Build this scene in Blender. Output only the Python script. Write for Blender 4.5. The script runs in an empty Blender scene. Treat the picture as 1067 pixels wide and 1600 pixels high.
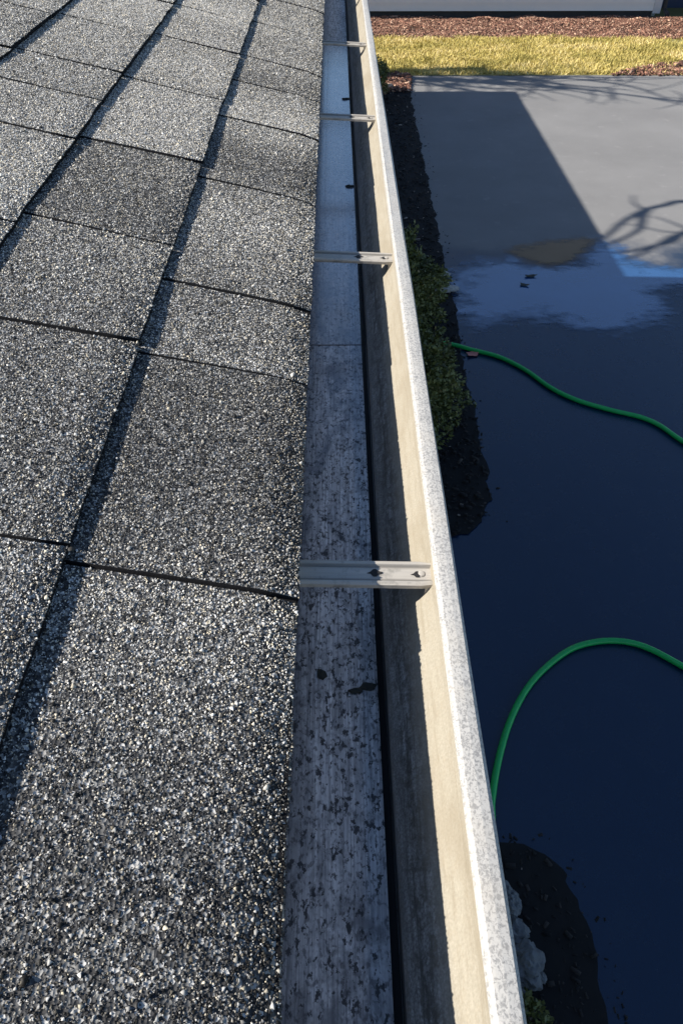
import bpy, bmesh, math, random
import numpy as np
from mathutils import Vector, Matrix, noise

R = math.radians
S = bpy.context.scene
COL = S.collection
random.seed(7)
rng = np.random.default_rng(11)

# ------------------------------------------------------------------ camera, sky, sun
CAM_Z = 3.0
cam_d = bpy.data.cameras.new('camera')
cam_d.sensor_fit = 'VERTICAL'
cam_d.sensor_height = 24.0
cam_d.sensor_width = 16.0
cam_d.lens = 24.0 * 1180.0 / 1600.0
cam_d.clip_start = 0.02
cam_d.clip_end = 1000.0
cam = bpy.data.objects.new('camera', cam_d)
COL.objects.link(cam)
cam.location = (0, 0, CAM_Z)
cam.rotation_euler = (R(90 - 44.01), 0, R(-0.4))
S.camera = cam

SUN_DIR = Vector((-1.25, -0.10, 1.0)).normalized()       # towards the sun
SUN_EL = math.asin(SUN_DIR.z)
SUN_AZ = math.atan2(SUN_DIR.x, SUN_DIR.y)                # clockwise from +Y
world = bpy.data.worlds.new('World')
S.world = world
world.use_nodes = True
wt = world.node_tree
sky = wt.nodes.new('ShaderNodeTexSky')
sky.sky_type = 'NISHITA'
sky.sun_disc = False
sky.sun_elevation = SUN_EL
sky.sun_rotation = SUN_AZ % (2 * math.pi)
sky.ozone_density = 3.6
sky.air_density = 1.0
sky.dust_density = 0.4
wt.links.new(sky.outputs[0], wt.nodes['Background'].inputs[0])
wt.nodes['Background'].inputs[1].default_value = 0.085
sun_d = bpy.data.lights.new('sun', 'SUN')
sun_d.energy = 5.0
sun_d.angle = R(0.5)
sun_d.color = (1.0, 0.945, 0.86)
sun = bpy.data.objects.new('sun', sun_d)
COL.objects.link(sun)
sun.rotation_euler = SUN_DIR.to_track_quat('Z', 'Y').to_euler()
S.view_settings.view_transform = 'Standard'
S.view_settings.look = 'None'
S.view_settings.exposure = 0.80
S.view_settings.gamma = 1.0


# ------------------------------------------------------------------ helpers
def tag(o, label=None, cat=None, group=None, kind=None):
    if label: o['label'] = label
    if cat: o['category'] = cat
    if group: o['group'] = group
    if kind: o['kind'] = kind
    return o


def empty(name, loc=(0, 0, 0), rz=0):
    o = bpy.data.objects.new(name, None)
    COL.objects.link(o)
    o.location = loc
    o.rotation_euler = (0, 0, rz)
    o.empty_display_size = 0.1
    return o


def link(name, me, mat=None, parent=None, smooth=False):
    if mat:
        for m in (mat if isinstance(mat, (list, tuple)) else [mat]):
            me.materials.append(m)
    o = bpy.data.objects.new(name, me)
    COL.objects.link(o)
    if parent:
        o.parent = parent
    if smooth:
        me.polygons.foreach_set('use_smooth', [True] * len(me.polygons))
    return o


def obj(name, bm, mat=None, parent=None, smooth=False):
    me = bpy.data.meshes.new(name)
    bmesh.ops.recalc_face_normals(bm, faces=bm.faces)
    bm.to_mesh(me)
    bm.free()
    return link(name, me, mat, parent, smooth)


def np_mesh(name, V, T, mat=None, parent=None, attrs=None, smooth=False):
    """V (n,3), T (m,3) or (m,4)"""
    me = bpy.data.meshes.new(name)
    V = np.ascontiguousarray(V, dtype=np.float32)
    T = np.ascontiguousarray(T, dtype=np.int32)
    k = T.shape[1]
    me.vertices.add(len(V)); me.vertices.foreach_set('co', V.ravel())
    me.loops.add(T.size); me.loops.foreach_set('vertex_index', T.ravel())
    me.polygons.add(len(T))
    me.polygons.foreach_set('loop_start', np.arange(0, T.size, k, dtype=np.int32))
    me.polygons.foreach_set('loop_total', np.full(len(T), k, dtype=np.int32))
    if smooth:
        me.polygons.foreach_set('use_smooth', np.ones(len(T), dtype=bool))
    me.update(calc_edges=True)
    if attrs:
        for an, arr in attrs.items():
            a = me.attributes.new(an, 'FLOAT', 'POINT')
            a.data.foreach_set('value', np.ascontiguousarray(arr, dtype=np.float32))
    return link(name, me, mat, parent)


def box(bm, x0, x1, y0, y1, z0, z1, bev=0.0):
    r = bmesh.ops.create_cube(bm, size=1.0)
    for v in r['verts']:
        v.co = Vector((x0 + (v.co.x + .5) * (x1 - x0), y0 + (v.co.y + .5) * (y1 - y0), z0 + (v.co.z + .5) * (z1 - z0)))
    if bev:
        es = list({e for v in r['verts'] for e in v.link_edges})
        bmesh.ops.bevel(bm, geom=es, offset=bev, segments=2, affect='EDGES', profile=0.5)
    return r['verts']


def smooth_path(pts, n=8, closed=False):
    out = []
    P = [Vector(p) for p in pts]
    m = len(P)
    rngi = range(m) if closed else range(m - 1)
    for i in rngi:
        if closed:
            p0, p1, p2, p3 = P[i - 1], P[i], P[(i + 1) % m], P[(i + 2) % m]
        else:
            p0, p1, p2, p3 = P[max(i - 1, 0)], P[i], P[i + 1], P[min(i + 2, m - 1)]
        for k in range(n):
            t = k / n
            out.append(.5 * ((2 * p1) + (p2 - p0) * t + (2 * p0 - 5 * p1 + 4 * p2 - p3) * t * t + (3 * p1 - p0 - 3 * p2 + p3) * t ** 3))
    if not closed:
        out.append(P[-1])
    return out


def tube(bm, path, rad, seg=10, cap=True):
    n = len(path)
    rr = rad if hasattr(rad, '__len__') else [rad] * n
    up = Vector((0, 0, 1))
    rings = []
    prev = None
    for i, p in enumerate(path):
        p = Vector(p)
        d = (Vector(path[min(i + 1, n - 1)]) - Vector(path[max(i - 1, 0)])).normalized()
        if prev is None:
            a = d.cross(up)
            if a.length < 1e-3: a = d.cross(Vector((1, 0, 0)))
        else:
            a = prev - d * prev.dot(d)
        a.normalize()
        b = d.cross(a)
        prev = a
        rings.append([bm.verts.new(p + (a * math.cos(2 * math.pi * k / seg) + b * math.sin(2 * math.pi * k / seg)) * rr[i]) for k in range(seg)])
    for i in range(n - 1):
        for k in range(seg):
            bm.faces.new((rings[i][k], rings[i][(k + 1) % seg], rings[i + 1][(k + 1) % seg], rings[i + 1][k]))
    if cap:
        bm.faces.new(rings[0][::-1]); bm.faces.new(rings[-1])


def poly_sheet(bm, pts, z, depth=0.0):
    vs = [bm.verts.new((p[0], p[1], z)) for p in pts]
    f = bm.faces.new(vs)
    if depth:
        r = bmesh.ops.extrude_face_region(bm, geom=[f])
        for g in r['geom']:
            if isinstance(g, bmesh.types.BMVert): g.co.z += depth
    return f


def inside(px, py, poly):
    px = np.asarray(px); py = np.asarray(py)
    c = np.zeros(px.shape, bool)
    n = len(poly)
    for i in range(n):
        x0, y0 = poly[i][:2]; x1, y1 = poly[i - 1][:2]
        if y0 == y1: continue
        c ^= ((y0 > py) != (y1 > py)) & (px < (x1 - x0) * (py - y0) / (y1 - y0) + x0)
    return c


# ------------------------------------------------------------------ materials
class NT:
    def __init__(self, name):
        self.m = bpy.data.materials.new(name)
        self.m.use_nodes = True
        self.t = self.m.node_tree
        self.b = self.t.nodes['Principled BSDF']
        self._tc = None

    def n(self, typ, **kw):
        nd = self.t.nodes.new(typ)
        for k, v in kw.items(): setattr(nd, k, v)
        return nd

    def l(self, a, b): self.t.links.new(a, b)

    def put(self, sock, v):
        if isinstance(v, bpy.types.NodeSocket): self.l(v, sock)
        elif isinstance(v, (tuple, list)) and len(v) == 3 and sock.type == 'RGBA': sock.default_value = (*v, 1)
        else: sock.default_value = v

    def coord(self, scale=(1, 1, 1), rot=(0, 0, 0)):
        if self._tc is None: self._tc = self.n('ShaderNodeTexCoord')
        mp = self.n('ShaderNodeMapping')
        mp.inputs['Scale'].default_value = scale
        mp.inputs['Rotation'].default_value = rot
        self.l(self._tc.outputs['Object'], mp.inputs[0])
        return mp.outputs[0]

    def noise(self, scale=5, detail=4, rough=.55, vec=None, dist=0.0):
        nd = self.n('ShaderNodeTexNoise')
        nd.inputs['Scale'].default_value = scale
        nd.inputs['Detail'].default_value = detail
        nd.inputs['Roughness'].default_value = rough
        nd.inputs['Distortion'].default_value = dist
        self.l(vec if vec is not None else self.coord(), nd.inputs['Vector'])
        return nd.outputs['Fac']

    def vor(self, scale=5, feature='F1', out='Distance', vec=None):
        nd = self.n('ShaderNodeTexVoronoi', feature=feature)
        nd.inputs['Scale'].default_value = scale
        self.l(vec if vec is not None else self.coord(), nd.inputs['Vector'])
        return nd.outputs[out]

    def ramp(self, fac, stops, interp='LINEAR'):
        nd = self.n('ShaderNodeValToRGB')
        cr = nd.color_ramp
        cr.interpolation = interp
        while len(cr.elements) < len(stops): cr.elements.new(.5)
        for e, (p, c) in zip(cr.elements, stops):
            e.position = p
            e.color = (c, c, c, 1) if not hasattr(c, '__len__') else (*c, 1)
        self.l(fac, nd.inputs[0])
        return nd.outputs[0]

    def mix(self, fac, a, b, mode='MIX'):
        nd = self.n('ShaderNodeMix', data_type='RGBA', blend_type=mode)
        self.put(nd.inputs[0], fac); self.put(nd.inputs[6], a); self.put(nd.inputs[7], b)
        return nd.outputs[2]

    def math(self, op, a, b=0.0, c=None, clamp=False):
        nd = self.n('ShaderNodeMath', operation=op, use_clamp=clamp)
        self.put(nd.inputs[0], a); self.put(nd.inputs[1], b)
        if c is not None: self.put(nd.inputs[2], c)
        return nd.outputs[0]

    def sep(self, vec=None):
        nd = self.n('ShaderNodeSeparateXYZ')
        self.l(vec if vec is not None else self.coord(), nd.inputs[0])
        return nd.outputs

    def step(self, v, a, b):
        nd = self.n('ShaderNodeMapRange', interpolation_type='SMOOTHSTEP')
        self.put(nd.inputs['Value'], v)
        nd.inputs['From Min'].default_value = a; nd.inputs['From Max'].default_value = b
        return nd.outputs[0]

    def bump(self, h, strength=.3, dist=.01, normal=None):
        nd = self.n('ShaderNodeBump')
        nd.inputs['Strength'].default_value = strength
        nd.inputs['Distance'].default_value = dist
        self.l(h, nd.inputs['Height'])
        if normal is not None: self.l(normal, nd.inputs['Normal'])
        return nd.outputs[0]

    def out(self, color=None, rough=.6, normal=None, **kw):
        if color is not None: self.put(self.b.inputs['Base Color'], color)
        self.put(self.b.inputs['Roughness'], rough)
        if normal is not None: self.l(normal, self.b.inputs['Normal'])
        for k, v in kw.items():
            self.put(self.b.inputs[k.replace('_', ' ')], v)
        return self.m

    def attr(self, name):
        nd = self.n('ShaderNodeAttribute', attribute_name=name)
        return nd.outputs['Fac']


def m_simple(name, col, rough=.7, var=.25, scale=8, **kw):
    t = NT(name)
    f = t.noise(scale, 5)
    c = t.mix(f, tuple(x * (1 - var) for x in col), tuple(min(1, x * (1 + var)) for x in col))
    return t.out(c, rough, t.bump(t.noise(scale * 6, 4), .15, .005), **kw)


def m_granules():
    t = NT('shingle granules')
    tone = t.attr('tone')
    hue = t.attr('hue')
    c = t.ramp(tone, [(0, (.010, .010, .010)), (.30, (.045, .044, .042)), (.52, (.20, .195, .182)), (.74, (.48, .465, .43)), (1, (.76, .74, .69))])
    tan = t.mix(1.0, c, (1.10, .97, .72), 'MULTIPLY')
    c = t.mix(hue, c, tan)
    return t.out(c, .55, None, Specular_IOR_Level=.2)


def m_asphalt_base():
    # bitumen under the granules: fine stone texture for what is far away or between the grains
    t = NT('shingle surface')
    v = t.n('ShaderNodeTexVoronoi')
    v.inputs['Scale'].default_value = 520
    t.l(t.coord(), v.inputs['Vector'])
    rnd = t.sep(v.outputs['Color'])[0]
    tone = t.attr('tone')
    s = t.math('ADD', rnd, t.math('MULTIPLY', t.math('SUBTRACT', tone, .5), .5))
    c = t.ramp(s, [(0, (.012, .012, .013)), (.4, (.035, .035, .036)), (.65, (.11, .109, .105)), (.85, (.28, .275, .26)), (1, (.5, .49, .47))])
    return t.out(c, .8, t.bump(v.outputs['Distance'], .6, .002))


def m_floor():
    # weathered white aluminium gutter bottom: streaks along the run, mildew spots, a wet stretch
    t = NT('weathered gutter floor')
    st = t.noise(1, 4, .7, t.coord((620, 14, 60)))
    st2 = t.noise(1, 4, .6, t.coord((150, 3.5, 40)))
    blot = t.noise(17, 6, .7, t.coord((1.0, .45, 1)), .6)
    big = t.noise(5.5, 4, .6, t.coord((1.6, .5, 1)))
    sp = t.noise(330, 3, .6, t.coord((1, .55, 1)))
    sp2 = t.noise(230, 4, .68, t.coord((1, .6, 1)))
    sp3 = t.noise(95, 5, .7, t.coord((1, .6, 1)), .5)
    x, y, z = t.sep()
    c = t.mix(t.ramp(st, [(.38, 0), (.57, 1)]), (.40, .402, .41), (.98, .98, .98))
    c = t.mix(t.math('MULTIPLY', t.ramp(st2, [(.42, 0), (.6, 1)]), .6), c, (.64, .64, .65))
    c = t.mix(t.math('MULTIPLY', t.ramp(blot, [(.55, 0), (.64, 1)]), .65), c, (.12, .12, .13))
    c = t.mix(t.math('MULTIPLY', t.ramp(big, [(.54, 0), (.68, 1)]), .4), c, (.12, .125, .135))
    c = t.mix(t.math('MULTIPLY', t.ramp(sp, [(.54, 0), (.62, 1)]), .65), c, (.10, .10, .107))
    c = t.mix(t.math('MULTIPLY', t.ramp(sp2, [(.56, 0), (.60, 1)]), .92), c, (.028, .028, .03))
    c = t.mix(t.math('MULTIPLY', t.ramp(sp3, [(.60, 0), (.67, 1)]), .8), c, (.045, .045, .05))
    mot = t.noise(70, 6, .72, t.coord((1, .7, 1)), .4)
    near = t.step(y, 1.7, .4)
    c = t.mix(t.math('MULTIPLY', t.math('MULTIPLY', t.ramp(mot, [(.47, 0), (.60, 1)]), near), .38), c, (.075, .077, .085))
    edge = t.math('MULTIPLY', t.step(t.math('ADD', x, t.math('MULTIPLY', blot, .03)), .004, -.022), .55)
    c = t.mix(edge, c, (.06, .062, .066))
    wet = t.math('ADD', y, t.math('MULTIPLY', t.math('SUBTRACT', blot, .5), 1.1))
    wet = t.math('MULTIPLY', t.step(wet, .48, 1.25), t.step(y, 2.35, 2.05))
    c = t.mix(t.math('MULTIPLY', wet, .5), c, (.20, .26, .36))  # wet stretch gets the sky's blue mixed into its colour
    c = t.mix(t.step(z, 2.5005, 2.4985), c, (.008, .008, .008))  # shade of the front groove painted in as black
    rough = t.mix(wet, (.55, .55, .55), (.2, .2, .2))
    h = t.math('ADD', t.math('MULTIPLY', st, .5), t.math('MULTIPLY', sp2, -.6))
    h = t.math('MULTIPLY', h, t.math('SUBTRACT', 1, t.math('MULTIPLY', wet, .93)))
    m = t.out(c, rough, t.bump(h, .35, .0012), IOR=1.45)
    t.put(t.b.inputs['Coat Weight'], wet)
    t.b.inputs['Coat Roughness'].default_value = .16
    t.b.inputs['Coat IOR'].default_value = 2.0
    return m


def m_front():
    # inner face of the gutter front: grimy below, dusty cream above
    t = NT('dusty gutter front')
    x, y, z = t.sep()
    st = t.noise(1, 5, .7, t.coord((260, 24, 260)))
    n1 = t.noise(150, 6, .72, t.coord((1, .75, 1)), .5)
    n2 = t.noise(16, 5, .6, t.coord((1, .5, 1)))
    grain = t.noise(650, 2, .6)
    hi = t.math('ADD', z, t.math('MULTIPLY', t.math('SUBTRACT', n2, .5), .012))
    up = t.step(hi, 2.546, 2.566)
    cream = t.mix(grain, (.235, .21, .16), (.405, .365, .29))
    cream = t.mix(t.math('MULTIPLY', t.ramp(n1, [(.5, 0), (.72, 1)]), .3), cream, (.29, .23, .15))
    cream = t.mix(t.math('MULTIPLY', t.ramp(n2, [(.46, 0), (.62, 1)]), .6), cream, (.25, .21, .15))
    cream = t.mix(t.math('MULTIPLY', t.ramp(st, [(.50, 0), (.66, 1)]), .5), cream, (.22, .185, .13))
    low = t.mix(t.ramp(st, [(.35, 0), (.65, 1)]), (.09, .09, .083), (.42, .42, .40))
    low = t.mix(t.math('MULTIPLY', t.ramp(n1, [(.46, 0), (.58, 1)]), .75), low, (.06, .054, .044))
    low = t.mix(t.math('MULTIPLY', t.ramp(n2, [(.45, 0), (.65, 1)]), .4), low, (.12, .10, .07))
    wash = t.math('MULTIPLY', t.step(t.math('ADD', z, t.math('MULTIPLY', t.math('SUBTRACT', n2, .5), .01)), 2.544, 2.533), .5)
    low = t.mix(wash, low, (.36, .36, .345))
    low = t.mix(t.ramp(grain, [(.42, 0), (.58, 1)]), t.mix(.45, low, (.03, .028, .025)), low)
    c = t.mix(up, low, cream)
    c = t.mix(t.step(z, 2.5265, 2.522), c, (.02, .019, .018))  # foot of the face blackened, painting the shade of the crease
    return t.out(c, .6, t.bump(t.math('ADD', grain, t.math('MULTIPLY', n1, .8)), .3, .0008))


def m_lip():
    t = NT('chalky white gutter lip')
    g = t.noise(560, 4, .7, t.coord((1, .8, 1)), .7)
    n3 = t.noise(60, 3, .6)
    g = t.math('ADD', g, t.math('MULTIPLY', t.math('SUBTRACT', n3, .5), .16))
    n2 = t.noise(26, 5, .6)
    c = t.mix(t.ramp(g, [(.42, .95), (.52, 0)]), (.49, .47, .43), (.26, .252, .238))
    c = t.mix(t.math('MULTIPLY', t.ramp(n2, [(.5, 0), (.7, 1)]), .3), c, (.50, .45, .37))
    return t.out(c, .5, t.bump(g, .2, .0006))


def m_hanger():
    t = NT('dusty aluminium hanger')
    st = t.noise(1, 4, .6, t.coord((14, 420, 420)))
    n2 = t.noise(70, 5, .65)
    x, y, z = t.sep()
    rib = t.math('ABSOLUTE', y)
    c = t.mix(st, (.30, .275, .235), (.58, .535, .465))
    grv = t.math('MULTIPLY', t.step(rib, .0045, .0062), t.step(rib, .0086, .0072))
    c = t.mix(t.math('MULTIPLY', grv, .7), c, (.13, .12, .105))
    c = t.mix(t.math('MULTIPLY', t.ramp(n2, [(.53, 0), (.68, 1)]), .7), c, (.20, .185, .16))
    return t.out(c, .42, t.bump(st, .25, .0006), Metallic=.1)


def m_driveway():
    t = NT('driveway asphalt')
    x, y, z = t.sep()
    g = t.noise(260, 3, .7)
    n1 = t.noise(1.3, 6, .6)
    n2 = t.noise(7, 6, .65)
    dry = t.mix(t.ramp(g, [(.3, 0), (.7, 1)]), (.11, .109, .108), (.225, .22, .215))
    dry = t.mix(t.ramp(n1, [(.35, 0), (.7, 1)]), dry, (.20, .196, .192))
    dry = t.mix(t.math('MULTIPLY', t.ramp(n2, [(.6, 0), (.68, 1)]), .35), dry, (.27, .263, .252))
    wet_sky = t.mix(g, (.0003, .0130, .038), (.0014, .025, .069))  # blue of the reflected sky is put into the wet base colour
    wet_sky = t.mix(t.math('MULTIPLY', t.ramp(n1, [(.4, 0), (.65, 1)]), .5), wet_sky, (.0005, .016, .048))
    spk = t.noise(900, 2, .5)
    wet_sky = t.mix(t.math('MULTIPLY', t.ramp(spk, [(.66, 0), (.72, 1)]), .5), wet_sky, (.07, .085, .11))
    wet_sky = t.mix(t.math('MULTIPLY', t.ramp(n2, [(.55, 0), (.7, 1)]), .3), wet_sky, (.006, .024, .050))
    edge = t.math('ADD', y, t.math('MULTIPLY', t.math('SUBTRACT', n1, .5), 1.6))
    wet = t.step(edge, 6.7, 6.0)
    c = t.mix(wet, dry, wet_sky)
    rough = t.mix(wet, (.85, .85, .85), t.mix(n2, (.13, .13, .13), (.38, .38, .38)))
    return t.out(c, rough, t.bump(g, .3, .002), IOR=1.55)


M = {}
M['gran'] = m_granules()
M['shingle'] = m_asphalt_base()
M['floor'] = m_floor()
M['front'] = m_front()
M['lip'] = m_lip()
M['hanger'] = m_hanger()
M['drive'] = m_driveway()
M['dark'] = m_simple('dark hole', (.012, .011, .011), .8)
M['bitumen'] = m_simple('black bitumen cut edge', (.009, .009, .010), .9, .3, 90, Specular_IOR_Level=.1)
M['sealant'] = m_simple('old sealant', (.16, .16, .17), .5)
M['fascia'] = m_simple('white fascia paint', (.62, .61, .58), .55, .08)
M['siding'] = m_simple('pale vinyl siding', (.80, .765, .69), .55, .05, 3)
M['siding2'] = m_simple('grey beige siding', (.50, .49, .46), .6, .08, 3)
M['trim'] = m_simple('white trim', (.60, .59, .56), .5, .05)
M['found'] = m_simple('dark foundation', (.06, .055, .05), .9, .3)
M['navy'] = m_simple('dark blue recess shade', (.02, .035, .085), .45, .15)
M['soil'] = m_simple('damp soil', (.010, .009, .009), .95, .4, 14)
M['soil2'] = m_simple('dry mulch soil', (.16, .095, .065), .95, .4, 9)
M['turf'] = m_simple('dry lawn soil', (.30, .26, .09), .95, .3, 9)
M['ground'] = m_simple('lawn ground', (.17, .17, .06), .95, .4, 2)
M['hose'] = m_simple('green hose rubber', (.010, .42, .085), .24, .15, 30)
M['rock'] = m_simple('pale limestone', (.15, .155, .16), .9, .5, 34)
M['stone'] = m_simple('flat grey stone', (.38, .36, .33), .85, .25, 22)
M['tint'] = m_simple('brown silt', (.33, .23, .14), .9, .25, 12)
M['bark'] = m_simple('tree bark', (.12, .095, .075), .9, .35, 14)
M['leafdark'] = m_simple('rotting leaf', (.022, .024, .016), .6, .4, 90)
M['leafred'] = m_simple('pink brown leaf', (.55, .20, .16), .7, .25, 60)
M['metal'] = m_simple('grey galvanised metal', (.45, .45, .46), .4, .15, 40, Metallic=.6)


def m_attr(name, stops, rough=.8, **kw):
    t = NT(name)
    return t.out(t.ramp(t.attr('tone'), stops), rough, None, **kw)


M['grass'] = m_attr('dormant grass blades', [(0, (.22, .19, .045)), (.4, (.50, .41, .11)), (.75, (.66, .53, .20)), (1, (.78, .66, .34))])
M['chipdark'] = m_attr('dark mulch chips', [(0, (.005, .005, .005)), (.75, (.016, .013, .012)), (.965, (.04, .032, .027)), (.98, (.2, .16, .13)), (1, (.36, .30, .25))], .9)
M['chip'] = m_attr('red brown mulch chips', [(0, (.04, .018, .012)), (.5, (.17, .075, .048)), (.8, (.34, .17, .11)), (1, (.66, .45, .31))], .9)
M['needle'] = m_attr('evergreen leaves', [(0, (.04, .05, .014)), (.5, (.14, .155, .042)), (.85, (.25, .24, .07)), (1, (.36, .26, .10))], .55)

# ------------------------------------------------------------------ ground, driveway, beds
def ground_sheet(name, pts, z, mat):
    bm = bmesh.new()
    poly_sheet(bm, pts, z)
    return tag(obj(name, bm, mat), kind='structure')


ground_sheet('ground', [(-200, -200), (200, -200), (200, 300), (-200, 300)], -.02, M['ground'])

# driveway, subdivided so that the surface is not dead flat
def grid_mesh(name, x0, x1, y0, y1, nx, ny, zf, mat):
    xs = np.linspace(x0, x1, nx + 1); ys = np.linspace(y0, y1, ny + 1)
    X, Y = np.meshgrid(xs, ys)
    Z = zf(X, Y)
    V = np.stack([X, Y, Z], -1).reshape(-1, 3)
    i = np.arange(nx)[None, :] + (nx + 1) * np.arange(ny)[:, None]
    T = np.stack([i, i + 1, i + nx + 2, i + nx + 1], -1).reshape(-1, 4)
    return np_mesh(name, V, T, mat, smooth=True)


FAR_Y = 12.03
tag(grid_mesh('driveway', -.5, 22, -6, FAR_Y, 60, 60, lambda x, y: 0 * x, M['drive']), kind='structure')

bedA = [(-.5, 12.0), (1.054, 12.04), (.993, 11.064), (.97, 9.318), (.957, 7.79), (.937, 6.736), (.929, 6.101), (.946, 5.442), (.897, 4.7),
        (.908, 4.08), (.904, 3.552), (.888, 3.207), (.821, 3.022), (.718, 2.922), (.609, 2.898), (.3, 2.89), (-.5, 2.88)]
bedB = [(-.5, 1.25), (.3, 1.24), (.604, 1.226), (.676, 1.215), (.796, 1.182), (.853, 1.098), (.893, 1.007), (.908, .877), (.896, .736),
        (.889, .6), (.88, 0), (.88, -2), (-.5, -2)]


def rough_edge(poly, amp=.035, step=.03):
    out = []
    for i in range(len(poly)):
        a = Vector((*poly[i], 0)); b = Vector((*poly[(i + 1) % len(poly)], 0))
        n = max(1, int((b - a).length / step))
        for k in range(n):
            p = a.lerp(b, k / n)
            q = noise.noise_vector(p * 7) * amp + noise.noise_vector(p * 26) * amp * .5
            out.append((p.x + q.x, p.y + q.y))
    return out


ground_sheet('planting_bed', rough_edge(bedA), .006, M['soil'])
ground_sheet('planting_bed', rough_edge(bedB), .006, M['soil'])


def chips(name, poly, n, zbase, size, mat, label, bounds=None, zf=None):
    xs = [p[0] for p in poly]; ys = [p[1] for p in poly]
    x = rng.uniform(min(xs), max(xs), n * 3); y = rng.uniform(min(ys), max(ys), n * 3)
    k = inside(x, y, poly)
    x = x[k][:n]; y = y[k][:n]; n = len(x)
    L = size * rng.lognormal(0, .45, n); W = L * rng.uniform(.25, .6, n); H = L * rng.uniform(.1, .3, n)
    a = rng.uniform(0, 2 * np.pi, n); tilt = rng.normal(0, .35, n)
    base = np.array([[-1, -1, -1], [1, -1, -1], [1, 1, -1], [-1, 1, -1], [-.8, -.8, 1], [.9, -.7, 1], [.7, .9, 1], [-.9, .8, 1]], float) * .5
    P = base[None] * np.stack([L, W, H], -1)[:, None, :]
    P[:, :, 2] += P[:, :, 0] * np.sin(tilt)[:, None]
    ca, sa = np.cos(a)[:, None], np.sin(a)[:, None]
    X = P[:, :, 0] * ca - P[:, :, 1] * sa + x[:, None]
    Y = P[:, :, 0] * sa + P[:, :, 1] * ca + y[:, None]
    zz = zbase + rng.uniform(0, size * .8, n) + (zf(x, y) if zf else 0)
    Z = P[:, :, 2] + zz[:, None]
    V = np.stack([X, Y, Z], -1).reshape(-1, 3)
    q = np.array([[4, 5, 6, 7], [0, 1, 5, 4], [1, 2, 6, 5], [2, 3, 7, 6], [3, 0, 4, 7]])
    T = (q[None] + 8 * np.arange(n)[:, None, None]).reshape(-1, 4)
    tone = np.repeat(rng.uniform(0, 1, n), 8)
    o = np_mesh(name, V, T, mat, attrs={'tone': tone})
    return tag(o, label, 'mulch', kind='stuff')


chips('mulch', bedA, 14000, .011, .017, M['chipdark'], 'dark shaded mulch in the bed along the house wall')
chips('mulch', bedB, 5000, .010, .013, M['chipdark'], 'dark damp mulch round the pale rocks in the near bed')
chips('mulch', [(.85, 2.95), (.96, 3.0), (.98, 4.6), (1.03, 5.6), (1.02, 6.6), (1.12, 12), (.99, 12), (.92, 6.6), (.88, 4.5), (.8, 3.1)], 160, -.003, .012, M['chipdark'], 'dark mulch crumbs spilled over the driveway edge of the house bed')
chips('mulch', [(.6, 1.2), (.6, 1.3), (.8, 1.27), (.93, 1.15), (.98, .95), (.97, .5), (.87, .5), (.87, .95), (.8, 1.16)], 70, -.002, .009, M['chipdark'], 'dark mulch crumbs spilled round the rounded end of the near bed')
# brown leaf mulch at the far left end of the bed, in the sun
chips('mulch', [(.3, 11.1), (1.0, 11.2), (1.05, 12.03), (.3, 12.03)], 1800, .02, .034, M['chip'], 'red brown leaf mulch at the far end of the house bed')

# ---- grass strip and mulch strip in front of the neighbour house
GZ = lambda x, y: 0.02 + 0 * x
ground_sheet('grass_verge', [(-8, FAR_Y), (22, FAR_Y), (22, 14.22), (-8, 14.22)], .003, M['turf'])
ground_sheet('mulch_strip', [(-8, 14.22), (22, 14.22), (22, 15.69), (-8, 15.69)], .003, M['soil2'])


def grass_field(n):
    x = rng.uniform(-1.0, 8.5, n); y = rng.uniform(FAR_Y - .04, 14.4, n)
    cut = FAR_Y + np.array([noise.noise((a * 2.2, 3.1, 0)) for a in x]) * .07 + .02
    top = 14.2 + np.array([noise.noise((a * 1.3, 7.7, 0)) for a in x]) * .16
    k = (y > cut) & (y < top)
    # leaf litter corner at the right, and thin patches
    lit = inside(x, y, [(3.9, 12.0), (4.6, 12.55), (5.4, 12.9), (7, 12.9), (7, 12.0)])
    lit2 = inside(x, y, [(4.9, 14.3), (5.3, 13.75), (9, 13.4), (9, 14.5)])
    k &= ~(lit & (rng.uniform(0, 1, n) < .9)) & ~(lit2 & (rng.uniform(0, 1, n) < .85))
    x = x[k]; y = y[k]; n = len(x)
    h = rng.uniform(.025, .065, n)
    a = rng.uniform(0, 2 * np.pi, n)
    w = rng.uniform(.006, .012, n)
    lx = rng.normal(0, .03, n); ly = rng.normal(0, .03, n)
    b0 = np.stack([x - np.cos(a) * w, y - np.sin(a) * w, np.zeros(n)], -1)
    b1 = np.stack([x + np.cos(a) * w, y + np.sin(a) * w, np.zeros(n)], -1)
    tp = np.stack([x + lx, y + ly, h], -1)
    V = np.stack([b0, b1, tp], 1).reshape(-1, 3)
    T = np.arange(3 * n).reshape(-1, 3)
    patch = np.array([noise.noise((p * 1.6, q * 2.4, 0)) for p, q in zip(x, y)])
    tone = np.clip(rng.normal(.5, .2, n) + patch * .45 + np.array([noise.noise((p * .7, q * 5, 4)) for p, q in zip(x, y)]) * .3, 0, 1)
    o = np_mesh('grass', V, T, M['grass'], attrs={'tone': np.repeat(tone, 3)})
    tag(o, 'yellow green dormant grass strip beyond the driveway', 'grass', kind='stuff')


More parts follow.
